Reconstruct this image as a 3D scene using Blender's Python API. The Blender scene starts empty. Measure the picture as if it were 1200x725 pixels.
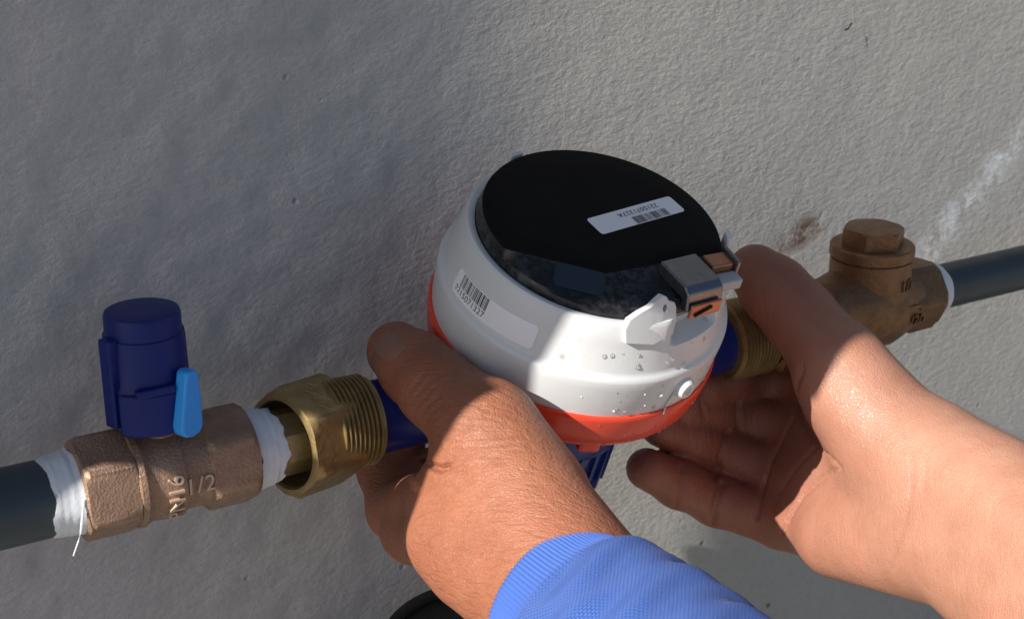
import bpy, bmesh, math, random
import numpy as np
from mathutils import Vector, Matrix
from mathutils.bvhtree import BVHTree

rnd = random.Random(7)
SC = bpy.context.scene
COL = SC.collection
R = math.radians

# ------------------------------------------------------------------ camera
FPX, PITCH = 1800.0, R(20.5)
CAM = np.array([0.0, 0.0, 0.5])
cd = bpy.data.cameras.new('camera'); cam = bpy.data.objects.new('camera', cd); COL.objects.link(cam)
cd.sensor_width = 36.0; cd.lens = 36.0 * FPX / 1200.0
cd.clip_start = 0.01; cd.clip_end = 500.0
cam.location = CAM; cam.rotation_euler = (R(90) - PITCH, 0, 0)
SC.camera = cam
cd.dof.use_dof = True; cd.dof.focus_distance = 0.505; cd.dof.aperture_fstop = 26.0

# ------------------------------------------------------------------ world, sun, exposure
SUN_EL, SUN_AZ = R(34), R(-139.5)            # azimuth measured from +X, counter-clockwise
SDIR = np.array([math.cos(SUN_EL) * math.cos(SUN_AZ), math.cos(SUN_EL) * math.sin(SUN_AZ), math.sin(SUN_EL)])
w = bpy.data.worlds.new('World'); SC.world = w; w.use_nodes = True
wn = w.node_tree.nodes; wl = w.node_tree.links
bg = wn['Background']; sky = wn.new('ShaderNodeTexSky'); sky.sky_type = 'NISHITA'
sky.sun_disc = False; sky.sun_elevation = SUN_EL; sky.sun_rotation = R(90) - SUN_AZ
sky.air_density = 1.0; sky.dust_density = 1.0; sky.ozone_density = 1.2
wl.new(sky.outputs[0], bg.inputs[0]); bg.inputs[1].default_value = 0.058
sl = bpy.data.lights.new('sun', 'SUN'); so = bpy.data.objects.new('sun', sl); COL.objects.link(so)
sl.energy = 5.0; sl.angle = R(0.5); sl.color = (1.0, 0.95, 0.87)
so.rotation_euler = Vector(SDIR).to_track_quat('Z', 'Y').to_euler()
so.location = (-1, -1, 2)
SC.view_settings.view_transform = 'Standard'; SC.view_settings.look = 'None'
SC.view_settings.exposure = 0.55; SC.view_settings.gamma = 1.0; SC.view_settings.use_curve_mapping = False

# ------------------------------------------------------------------ measuring: pixel + distance -> point
RT = np.array([1.0, 0, 0]); UP = np.array([0, math.sin(PITCH), math.cos(PITCH)])
FW = np.array([0, math.cos(PITCH), -math.sin(PITCH)])
def ray(u, v): return (u - 600) / FPX * RT - (v - 362.5) / FPX * UP + FW
def P(u, v, d): return CAM + d * ray(u, v)
def atz(u, v, z):
    k = ray(u, v); return CAM + k * ((z - CAM[2]) / k[2])
PO = P(0, 596, 0.4615); PZ = PO[2]; PE = atz(1200, 313, PZ)
AX = (PE - PO) / np.linalg.norm(PE - PO)                # along the pipe
NV = np.array([AX[1], -AX[0], 0.0])                     # out of the wall, towards the viewer
ZZ = np.array([0, 0, 1.0])
BETA = math.atan2(AX[1], AX[0])
def pipe_pt(s): return PO + s * AX

# ------------------------------------------------------------------ helpers
class MB:
    def __init__(s): s.v = []; s.f = []
    def add(s, v, f):
        o = len(s.v); s.v += [tuple(map(float, p)) for p in v]; s.f += [tuple(o + i for i in q) for q in f]; return s
    def xf(s, fn): s.v = [tuple(map(float, fn(*p))) for p in s.v]; return s
def thing(name, label, cat, loc=(0, 0, 0), rot=None, group=None):
    o = bpy.data.objects.new(name, None); COL.objects.link(o); o.empty_display_size = 0.02
    o.location = tuple(loc)
    if rot is not None: o.rotation_euler = rot.to_euler() if hasattr(rot, 'to_euler') else rot
    o['label'] = label; o['category'] = cat
    if group: o['group'] = group
    return o
def part(name, mb, mat, parent=None, smooth=35, bevel=0, label=None, kind=None, segs=2):
    me = bpy.data.meshes.new(name); me.from_pydata(mb.v, [], mb.f); me.update()
    bm = bmesh.new(); bm.from_mesh(me)
    bmesh.ops.recalc_face_normals(bm, faces=bm.faces); bm.to_mesh(me); bm.free()
    if smooth:
        me.polygons.foreach_set('use_smooth', [True] * len(me.polygons)); me.set_sharp_from_angle(angle=R(smooth))
    o = bpy.data.objects.new(name, me); COL.objects.link(o); me.materials.append(mat)
    if parent is not None: o.parent = parent
    if bevel:
        b = o.modifiers.new('bevel', 'BEVEL'); b.width = bevel; b.segments = segs; b.limit_method = 'ANGLE'; b.angle_limit = R(30)
        b.harden_normals = False
    if label: o['label'] = label
    if kind: o['kind'] = kind
    return o
def polar(st, n=64, axis='x', cap0=True, cap1=True, closed=False, mb=None):
    """stations (t, r) with r a number or a function of the angle; angle 0 = +y (x axis) or +x (z axis)"""
    mb = mb or MB(); V = []; F = []
    for t, r in st:
        for i in range(n):
            a = 2 * math.pi * i / n; q = r(a) if callable(r) else r
            V.append((t, q * math.cos(a), q * math.sin(a)) if axis == 'x' else (q * math.cos(a), q * math.sin(a), t))
    m = len(st)
    for j in range(m - 1 + (1 if closed else 0)):
        k = (j + 1) % m
        for i in range(n): F.append((j * n + i, j * n + (i + 1) % n, k * n + (i + 1) % n, k * n + i))
    if not closed:
        if cap0: F.append(tuple(range(n))[::-1])
        if cap1: F.append(tuple((m - 1) * n + i for i in range(n)))
    return mb.add(V, F)
def hexr(ac, ph=0.0, sides=6, lim=None):
    """radius of a hexagon with corner radius ac and a corner at angle ph, limited to lim (chamfer)"""
    h = math.pi / sides; ap = ac * math.cos(h)
    def f(a):
        x = ((a - ph + h) % (2 * h)) - h
        # distance to flat: flats lie midway between corners
        y = ((a - ph) % (2 * h)) - h
        r = ap / math.cos(y)
        return min(r, lim) if lim else r
    return f
def box(x0, x1, y0, y1, z0, z1, mb=None):
    mb = mb or MB()
    v = [(x, y, z) for x in (x0, x1) for y in (y0, y1) for z in (z0, z1)]
    return mb.add(v, [(0, 1, 3, 2), (4, 6, 7, 5), (0, 4, 5, 1), (2, 3, 7, 6), (0, 2, 6, 4), (1, 5, 7, 3)])
def extr(poly, h0, h1, fn=lambda x, y, h: (x, y, h), mb=None):
    mb = mb or MB(); n = len(poly)
    v = [fn(x, y, h0) for x, y in poly] + [fn(x, y, h1) for x, y in poly]
    f = [tuple(range(n))[::-1], tuple(range(n, 2 * n))] + [(i, (i + 1) % n, n + (i + 1) % n, n + i) for i in range(n)]
    return mb.add(v, f)
def rrect(w, h, r, k=5):
    pts = []
    for cx, cy, a0 in ((w / 2 - r, h / 2 - r, 0), (-w / 2 + r, h / 2 - r, 90), (-w / 2 + r, -h / 2 + r, 180), (w / 2 - r, -h / 2 + r, 270)):
        for i in range(k + 1):
            a = R(a0 + 90 * i / k); pts.append((cx + r * math.cos(a), cy + r * math.sin(a)))
    return pts
def tube(pts, rad, n=8, mb=None):
    mb = mb or MB(); pts = [Vector(p) for p in pts]; V = []; F = []; m = len(pts); up = Vector((0.3, 0.2, 0.93))
    for i, p in enumerate(pts):
        t = (pts[min(i + 1, m - 1)] - pts[max(i - 1, 0)]).normalized(); a = t.cross(up).normalized(); b = t.cross(a)
        r = rad(i / (m - 1)) if callable(rad) else rad
        for k in range(n):
            g = 2 * math.pi * k / n; V.append(p + r * (math.cos(g) * a + math.sin(g) * b))
    for i in range(m - 1):
        for k in range(n): F.append((i * n + k, i * n + (k + 1) % n, (i + 1) * n + (k + 1) % n, (i + 1) * n + k))
    F += [tuple(range(n))[::-1], tuple((m - 1) * n + k for k in range(n))]
    return mb.add(V, F)
def text_geo(body, size, extrude, fn, spacing=1.0, sub=True):
    """text as raised geometry; fn maps flat (x right, y up, h off the surface) to local space"""
    cu = bpy.data.curves.new('t', 'FONT'); cu.body = body; cu.size = size; cu.extrude = extrude
    cu.align_x = 'CENTER'; cu.align_y = 'CENTER'; cu.space_character = spacing; cu.resolution_u = 3
    ob = bpy.data.objects.new('t', cu); COL.objects.link(ob)
    dg = bpy.context.evaluated_depsgraph_get(); dg.update()
    me = bpy.data.meshes.new_from_object(ob.evaluated_get(dg))
    mb = MB(); mb.add([fn(v.co.x, v.co.y, v.co.z) for v in me.vertices], [tuple(p.vertices) for p in me.polygons])
    bpy.data.objects.remove(ob); bpy.data.curves.remove(cu); bpy.data.meshes.remove(me)
    return mb

# ------------------------------------------------------------------ materials
class NT:
    def __init__(s, name):
        s.m = bpy.data.materials.new(name); s.m.use_nodes = True; s.t = s.m.node_tree
        s.b = s.t.nodes['Principled BSDF']
        s.tc = s.t.nodes.new('ShaderNodeTexCoord')
    def n(s, kind, **kw):
        x = s.t.nodes.new(kind)
        for k, v in kw.items():
            if k in x.inputs: x.inputs[k].default_value = v
            else: setattr(x, k, v)
        return x
    def l(s, a, b): s.t.links.new(a, b)
    def coord(s, scale=(1, 1, 1), rot=(0, 0, 0), src='Object'):
        m = s.n('ShaderNodeMapping'); m.inputs['Scale'].default_value = scale; m.inputs['Rotation'].default_value = rot
        s.l(s.tc.outputs[src], m.inputs['Vector']); return m.outputs[0]
    def noise(s, co, scale, detail=4, rough=0.55, dist=0.0):
        x = s.n('ShaderNodeTexNoise', Scale=scale, Detail=detail, Roughness=rough, Distortion=dist); s.l(co, x.inputs['Vector']); return x.outputs['Fac']
    def voro(s, co, scale, feature='F1', rand=1.0):
        x = s.n('ShaderNodeTexVoronoi', Scale=scale, Randomness=rand); x.feature = feature; s.l(co, x.inputs['Vector']); return x.outputs['Distance']
    def ramp(s, fac, stops):
        x = s.n('ShaderNodeValToRGB'); cr = x.color_ramp
        while len(cr.elements) < len(stops): cr.elements.new(0.5)
        for e, (p, c) in zip(cr.elements, stops):
            e.position = p; e.color = (c, c, c, 1) if isinstance(c, (int, float)) else (*c, 1)
        s.l(fac, x.inputs[0]); return x.outputs[0]
    def math(s, op, a, b=0.0, clamp=False):
        x = s.n('ShaderNodeMath'); x.operation = op; x.use_clamp = clamp
        for i, q in enumerate((a, b)):
            if isinstance(q, (int, float)): x.inputs[i].default_value = q
            else: s.l(q, x.inputs[i])
        return x.outputs[0]
    def mix(s, fac, a, b, mode='MIX'):
        x = s.n('ShaderNodeMix'); x.data_type = 'RGBA'; x.blend_type = mode
        for i, q in ((0, fac), (6, a), (7, b)):
            if isinstance(q, (int, float)): x.inputs[i].default_value = q
            elif isinstance(q, tuple): x.inputs[i].default_value = (*q, 1)
            else: s.l(q, x.inputs[i])
        return x.outputs[2]
    def bump(s, h, dist, strength=1.0, prev=None):
        x = s.n('ShaderNodeBump', Strength=strength, Distance=dist); s.l(h, x.inputs['Height'])
        if prev is not None: s.l(prev, x.inputs['Normal'])
        return x.outputs[0]
    def set(s, **kw):
        for k, v in kw.items():
            k = k.replace('_', ' ')
            if isinstance(v, (int, float)): s.b.inputs[k].default_value = v
            elif isinstance(v, tuple): s.b.inputs[k].default_value = (*v, 1) if len(v) == 3 and s.b.inputs[k].type == 'RGBA' else v
            else: s.l(v, s.b.inputs[k])
        return s.m

def mat_plaster():
    t = NT('grey_plaster'); co = t.coord()
    big = t.noise(co, 5, 5, .6); mid = t.noise(co, 28, 5, .6); fine = t.noise(co, 260, 4, .65)
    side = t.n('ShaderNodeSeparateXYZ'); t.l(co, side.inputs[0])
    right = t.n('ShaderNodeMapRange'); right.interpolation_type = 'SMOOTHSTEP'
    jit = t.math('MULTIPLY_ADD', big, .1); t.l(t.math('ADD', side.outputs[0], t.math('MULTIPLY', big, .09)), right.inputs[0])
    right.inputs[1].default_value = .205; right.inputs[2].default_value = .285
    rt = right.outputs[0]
    base = t.mix(rt, (.41, .40, .425), (.47, .455, .43))  # cool shaded left and warm sunlit right put into the colour
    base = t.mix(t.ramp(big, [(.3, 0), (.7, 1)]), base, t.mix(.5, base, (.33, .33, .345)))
    base = t.mix(t.math('MULTIPLY', t.ramp(mid, [(.35, 0), (.75, 1)]), .2), base, (.50, .49, .47))
    base = t.mix(t.math('MULTIPLY', t.ramp(fine, [(.3, 1), (.5, 0)]), .35), base, (.28, .28, .28))
    # pits: sparse dark pin holes
    pm = t.ramp(t.noise(co, 14, 3), [(.45, 0), (.62, 1)])
    v1 = t.n('ShaderNodeTexVoronoi', Scale=75.0); t.l(t.coord(), v1.inputs['Vector'])
    sel = t.n('ShaderNodeSeparateColor'); t.l(v1.outputs['Color'], sel.inputs[0])
    pit = t.math('MULTIPLY', t.ramp(v1.outputs['Distance'], [(.06, 1), (.12, 0)]), t.ramp(sel.outputs[0], [(.74, 0), (.78, 1)]))
    pit = t.math('MULTIPLY', pit, pm)
    base = t.mix(t.math('MULTIPLY', pit, .75), base, (.06, .06, .065))
    # rubbed white scuff on the right, and a crumbled rusty spot behind the check valve (both in wall space)
    def spot(x, z, rx, rz, ang=0):
        m = t.n('ShaderNodeMapping'); m.vector_type = 'TEXTURE'; m.inputs['Location'].default_value = (x, 0, z); m.inputs['Rotation'].default_value = (0, ang, 0)
        m.inputs['Scale'].default_value = (rx, 10, rz); t.l(t.tc.outputs['Object'], m.inputs[0])
        g = t.n('ShaderNodeTexGradient'); g.gradient_type = 'SPHERICAL'; t.l(m.outputs[0], g.inputs[0]); return g.outputs['Fac']
    t.spots = {}
    sc1 = t.math('MULTIPLY', spot(*SCUFF), t.ramp(t.noise(t.coord((1, 1, 1)), 120, 6, .7), [(.42, 0), (.62, 1)]))
    base = t.mix(t.math('MULTIPLY', sc1, 1.6, True), base, (.72, .73, .75))
    st = t.math('MULTIPLY', spot(*STAIN), t.ramp(t.noise(co, 90, 6, .7), [(.4, 0), (.6, 1)]))
    base = t.mix(t.math('MULTIPLY', st, 1.5, True), base, (.15, .09, .065))
    trow = t.noise(t.coord((.35, 1, 1.6), (0, R(-24), 0)), 36, 5, .7, .8)
    base = t.mix(t.math('MULTIPLY', t.ramp(trow, [(.52, 0), (.66, 1)]), .14), base, t.mix(.6, base, (.30, .295, .285)))
    # relief
    strk = t.noise(t.coord((1, 1, 1.7), (0, R(28), 0)), 260, 5, .66, .25)
    rough = t.math('ADD', t.math('MULTIPLY', strk, t.math('MULTIPLY_ADD', rt, .55, )), 0)
    amp = t.math('ADD', t.math('MULTIPLY', rt, .62), .33)
    h = t.math('MULTIPLY', t.math('ADD', t.math('MULTIPLY', strk, 1.0), t.math('MULTIPLY', fine, .4)), amp)
    h = t.math('SUBTRACT', h, t.math('MULTIPLY', pit, 1.2)); h = t.math('SUBTRACT', h, t.math('MULTIPLY', st, 1.2))
    nb = t.bump(h, .0008, .7); nb = t.bump(mid, .0008, .2, nb)
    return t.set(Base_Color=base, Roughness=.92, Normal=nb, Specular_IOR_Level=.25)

def mat_plain(name, col, rough=.5, metal=0.0, bump=None, vary=.0, spec=.5, coat=0.0, sss=0.0):
    t = NT(name); co = t.coord()
    nz = t.noise(co, 60, 5, .6); c = t.mix(t.math('MULTIPLY', t.ramp(nz, [(.35, 0), (.7, 1)]), vary), col, tuple(x * .55 for x in col))
    kw = dict(Base_Color=c, Roughness=t.math('ADD', t.math('MULTIPLY', t.noise(co, 130, 4), .16), rough - .08), Metallic=metal, Specular_IOR_Level=spec, Coat_Weight=coat)
    if bump: kw['Normal'] = t.bump(t.noise(co, bump[0], 4, .6), bump[1], bump[2])
    if sss: kw['Subsurface_Weight'] = sss; kw['Subsurface_Radius'] = (.002, .002, .002)
    return t.set(**kw)
def mat_cast(name, col, col2, rough=.5, metal=.75, grain=700, depth=.0004, patina=.5):
    t = NT(name); co = t.coord()
    n1 = t.noise(co, 45, 6, .65); n2 = t.noise(co, grain, 3, .6); n3 = t.noise(co, 180, 4, .7)
    c = t.mix(t.ramp(n1, [(.32, 0), (.68, 1)]), col, col2)
    c = t.mix(t.math('MULTIPLY', t.ramp(n3, [(.45, 0), (.75, 1)]), patina), c, tuple(x * .35 for x in col2))
    nb = t.bump(n2, depth, .8); nb = t.bump(n1, .0008, .4, nb)
    return t.set(Base_Color=c, Roughness=t.math('ADD', t.math('MULTIPLY', n3, .3), rough - .15), Metallic=metal, Normal=nb)

def mat_skin():
    t = NT('skin'); co = t.coord()
    at = t.n('ShaderNodeAttribute'); at.attribute_name = 'tone'; tone = at.outputs['Fac']      # 0 weathered back of the hand, 1 paler palm
    an = t.n('ShaderNodeAttribute'); an.attribute_name = 'flush_shade'; flush_shade = an.outputs['Fac']     # redder, tanned skin; also shade painted into creases and shaded fingers
    n1 = t.noise(co, 38, 5, .6); n2 = t.noise(co, 160, 4, .6)
    back = t.mix(t.ramp(n1, [(.3, 0), (.7, 1)]), (.265, .092, .044), (.375, .148, .080))
    palm = t.mix(t.ramp(n1, [(.3, 0), (.7, 1)]), (.40, .195, .130), (.52, .285, .200))
    c = t.mix(tone, back, palm)
    c = t.mix(t.math('MULTIPLY', t.ramp(n2, [(.5, 0), (.8, 1)]), .35), c, t.mix(.5, c, (.36, .13, .08)))
    c = t.mix(t.math('MULTIPLY', flush_shade, .85), c, (.25, .078, .050))
    n3 = t.noise(co, 75, 5, .7)
    c = t.mix(t.math('MULTIPLY', t.ramp(n3, [(.48, 0), (.72, 1)]), .4), c, t.mix(.5, c, (.46, .14, .09)))
    # fine cell pattern and long wrinkles
    wr = t.n('ShaderNodeAttribute'); wr.attribute_name = 'wrinkle_co'
    mp = t.n('ShaderNodeMapping'); mp.inputs['Scale'].default_value = (1, 1, 1); t.l(wr.outputs['Vector'], mp.inputs['Vector'])
    m2 = t.n('ShaderNodeMapping'); m2.inputs['Scale'].default_value = (.22, 1.0, 1.0); t.l(wr.outputs['Vector'], m2.inputs['Vector'])
    cell = t.voro(mp.outputs[0], 900, 'DISTANCE_TO_EDGE'); cellh = t.ramp(cell, [(.0, 0), (.22, 1)])
    lines = t.noise(m2.outputs[0], 520, 4, .6, .25); lh = t.ramp(lines, [(.38, 0), (.52, 1)])
    inv = t.math('SUBTRACT', 1.0, tone)
    ht = t.math('ADD', t.math('MULTIPLY', cellh, .35), t.math('MULTIPLY', lh, t.math('ADD', t.math('MULTIPLY', inv, .75), .12)))
    c = t.mix(t.math('MULTIPLY', t.math('MULTIPLY', t.math('SUBTRACT', 1.0, lh), inv), .22), c, (.30, .11, .06))
    nb = t.bump(ht, .00040, .6); nb = t.bump(t.noise(co, 70, 3), .0012, .35, nb)
    return t.set(Base_Color=c, Roughness=t.math('SUBTRACT', t.math('ADD', t.math('MULTIPLY', n2, .18), .42), t.math('ADD', t.math('MULTIPLY', tone, .07), t.math('MULTIPLY', flush_shade, .12))), Normal=nb,
                 Subsurface_Weight=.16, Subsurface_Radius=(.0035, .0012, .0006), Subsurface_Scale=1.0, Specular_IOR_Level=.45)

def mat_knit():
    t = NT('blue_knit'); uv = t.n('ShaderNodeUVMap'); uv.uv_map = 'UVMap'
    m = t.n('ShaderNodeMapping'); t.l(uv.outputs[0], m.inputs[0])
    br = t.n('ShaderNodeTexBrick'); br.offset = .5; br.inputs['Scale'].default_value = 1.0
    br.inputs['Brick Width'].default_value = .00125; br.inputs['Row Height'].default_value = .00085; br.inputs['Mortar Size'].default_value = .00016; br.inputs['Mortar Smooth'].default_value = 1.0
    t.l(m.outputs[0], br.inputs['Vector'])
    k = t.n('ShaderNodeAttribute'); k.attribute_name = 'knit'
    fac = t.math('MULTIPLY', br.outputs['Fac'], k.outputs['Fac'])
    nz = t.noise(t.coord(), 700, 3)
    c = t.mix(t.math('MULTIPLY', fac, .55), (.060, .135, .45), (.022, .055, .22))
    c = t.mix(t.math('MULTIPLY', nz, .3), c, (.10, .18, .50))
    h = t.math('SUBTRACT', t.math('MULTIPLY', nz, .4), fac)
    nb = t.bump(h, .0005, .8)
    return t.set(Base_Color=c, Roughness=.85, Normal=nb, Sheen_Weight=.06, Sheen_Roughness=.4, Specular_IOR_Level=.2)

# ------------------------------------------------------------------ wall and ground
GAP, BEND = 0.062, math.tan(R(8.5))
S_B = 0.212
def wall_y(s, z):
    k = .018
    x = (S_B - s) / k
    return GAP - BEND * k * np.log1p(np.exp(np.clip(x, -30, 30))) 
def wall_hit(u, v):
    k = ray(u, v)
    for t in np.linspace(.35, 1.6, 6000):
        q = CAM + t * k - PO; s = q @ AX; y = -(q @ NV)
        if y >= wall_y(s, 0): return s, y, q[2] + PO[2]
# wall marks are measured in the wall's own frame (origin under the pipe, x along it)
sA = wall_hit(1185, 175); sB_ = wall_hit(1085, 300); sC = wall_hit(938, 275); sD = wall_hit(990, 33)
ang = math.atan2(-(sB_[2] - sA[2]), (sB_[0] - sA[0]))
SCUFF = ((sA[0] + sB_[0]) / 2 + .0, (sA[2] + sB_[2]) / 2, .085, .013, -math.atan2(sA[2] - sB_[2], sA[0] - sB_[0]))
STAIN = (sC[0], sC[2], .024, .009, R(-14))

def np_noise(x, y, seed, cells):
    g = np.random.RandomState(seed).rand(64, 64); X = (x * cells) % 64; Y = (y * cells) % 64
    i = X.astype(int); j = Y.astype(int); fx = X - i; fy = Y - j; fx = fx * fx * (3 - 2 * fx); fy = fy * fy * (3 - 2 * fy)
    a = g[i % 64, j % 64]; b = g[(i + 1) % 64, j % 64]; c = g[i % 64, (j + 1) % 64]; d = g[(i + 1) % 64, (j + 1) % 64]
    return (a * (1 - fx) + b * fx) * (1 - fy) + (c * (1 - fx) + d * fx) * fy - .5
PLASTER = mat_plaster()
def build_wall():
    xs = np.unique(np.r_[np.linspace(-.5, -.1, 25), np.linspace(-.1, .62, 361), np.linspace(.62, 1.3, 40)])
    zs = np.unique(np.r_[np.linspace(0, .1, 8), np.linspace(.1, .62, 261), np.linspace(.62, .80, 8)])
    X, Z = np.meshgrid(xs, zs, indexing='ij')
    Y = wall_y(X, Z) + .0006 * np_noise(X + 3, Z + 3, 1, 6) + .00022 * np_noise(X + 3, Z + 3, 2, 30) + .00016 * np_noise(X + 3, Z + 3, 3, 110)
    n, m = X.shape; mb = MB()
    f = np.c_[X.ravel(), Y.ravel(), Z.ravel()]; b = f.copy(); 
    F = [(i * m + j, (i + 1) * m + j, (i + 1) * m + j + 1, i * m + j + 1) for i in range(n - 1) for j in range(m - 1)]
    mb.add(f, F)
    # thickness: a plain back skin and rim
    o = n * m; c = [(xs[0], .25, 0), (xs[-1], .25, 0), (xs[-1], .25, zs[-1]), (xs[0], .25, zs[-1])]
    mb.v += c
    mb.f.append((o, o + 3, o + 2, o + 1))
    mb.f.append(tuple(i * m for i in range(n)) + (o + 1, o)); mb.f.append(tuple(i * m + m - 1 for i in range(n))[::-1] + (o + 3, o + 2))
    mb.f.append(tuple(range(m))[::-1] + (o, o + 3)); mb.f.append(tuple((n - 1) * m + j for j in range(m)) + (o + 2, o + 1))
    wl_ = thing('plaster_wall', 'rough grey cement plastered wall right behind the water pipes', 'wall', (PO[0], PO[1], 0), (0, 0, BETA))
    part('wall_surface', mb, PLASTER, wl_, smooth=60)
    # a small dark chip stuck on the wall
    ch = MB(); ch.add([(-.0016, 0, -.0008), (.0, -.0006, -.0004), (.0026, -.0003, .0022), (.0018, -.0001, .0024), (-.0004, -.0009, .0006), (-.002, -.0002, -.0002)], [(0, 1, 4, 5), (1, 2, 3, 4)])
    ch.xf(lambda x, y, z: (sD[0] + x, sD[1] + y - .0016, sD[2] + z))
    part('paint_chip', ch, mat_plain('chip_dark', (.015, .014, .013), .8), wl_, smooth=0)
build_wall()
g = MB(); g.add([(-60, -60, 0), (60, -60, 0), (60, 60, 0), (-60, 60, 0)], [(0, 1, 2, 3)])
go = part('ground', g, mat_plain('ground_concrete', (.29, .275, .245), .95, vary=.4, bump=(90, .003, .5)), None, smooth=0, kind='structure')

# ------------------------------------------------------------------ shared materials
BRONZE = mat_cast('cast_bronze', (.40, .255, .175), (.31, .19, .125), .40, .4, 1100, .0006, .3)
BRASS = mat_cast('brass', (.43, .31, .135), (.33, .225, .095), .42, .68, 420, .0002, .4)
OLDBRASS = mat_cast('old_brass', (.46, .27, .13), (.36, .20, .10), .40, .85, 500, .0003, .5)
LETTER = mat_plain('worn_bronze', (.56, .41, .31), .42, metal=.3, bump=(300, .0003, .2))
PIPE = mat_plain('dark_pipe', (.042, .058, .070), .42, vary=.35, bump=(120, .0006, .3))
TAPE = mat_plain('white_thread_tape', (.70, .72, .76), .5, vary=.12, bump=(260, .0006, .5), sss=.15)
BLUE = mat_plain('blue_plastic', (.006, .016, .15), .42, spec=.3, vary=.25, bump=(90, .0006, .25))
LIGHTBLUE = mat_plain('light_blue_plastic', (.035, .36, .95), .36, vary=.1, bump=(200, .0004, .25))
NAVY = mat_plain('blue_coating', (.008, .022, .18), .3, vary=.3, bump=(110, .0006, .3))

# ------------------------------------------------------------------ pipes
def pthing(name, label, cat, s, group=None): return thing(name, label, cat, pipe_pt(s), (0, 0, BETA), group)
def wob(r, seed, amp=.0004):
    q = random.Random(seed); ph = [q.random() * 6.28 for _ in range(4)]
    return lambda a: r + amp * (math.sin(2 * a + ph[0]) + .6 * math.sin(5 * a + ph[1]) + .4 * math.sin(9 * a + ph[2]))
def build_pipes():
    t = pthing('water_pipe', 'thick dark water pipe entering the ball valve at the left edge', 'pipe', -.14, 'dark water pipes along the wall')
    part('pipe_wall', polar([(0, wob(.0122, 1, .0002)), (.05, wob(.0122, 2, .0002)), (.1, .0122), (.162, .0122)], 64), PIPE, t)
    t2 = pthing('water_pipe', 'thinner dark water pipe leaving the check valve at the right edge', 'pipe', .374, 'dark water pipes along the wall')
    part('pipe_wall', polar([(0, .0095), (.1, wob(.0095, 3, .00015)), (.3, .0095), (.8, .0095)], 64), PIPE, t2)
build_pipes()

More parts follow.
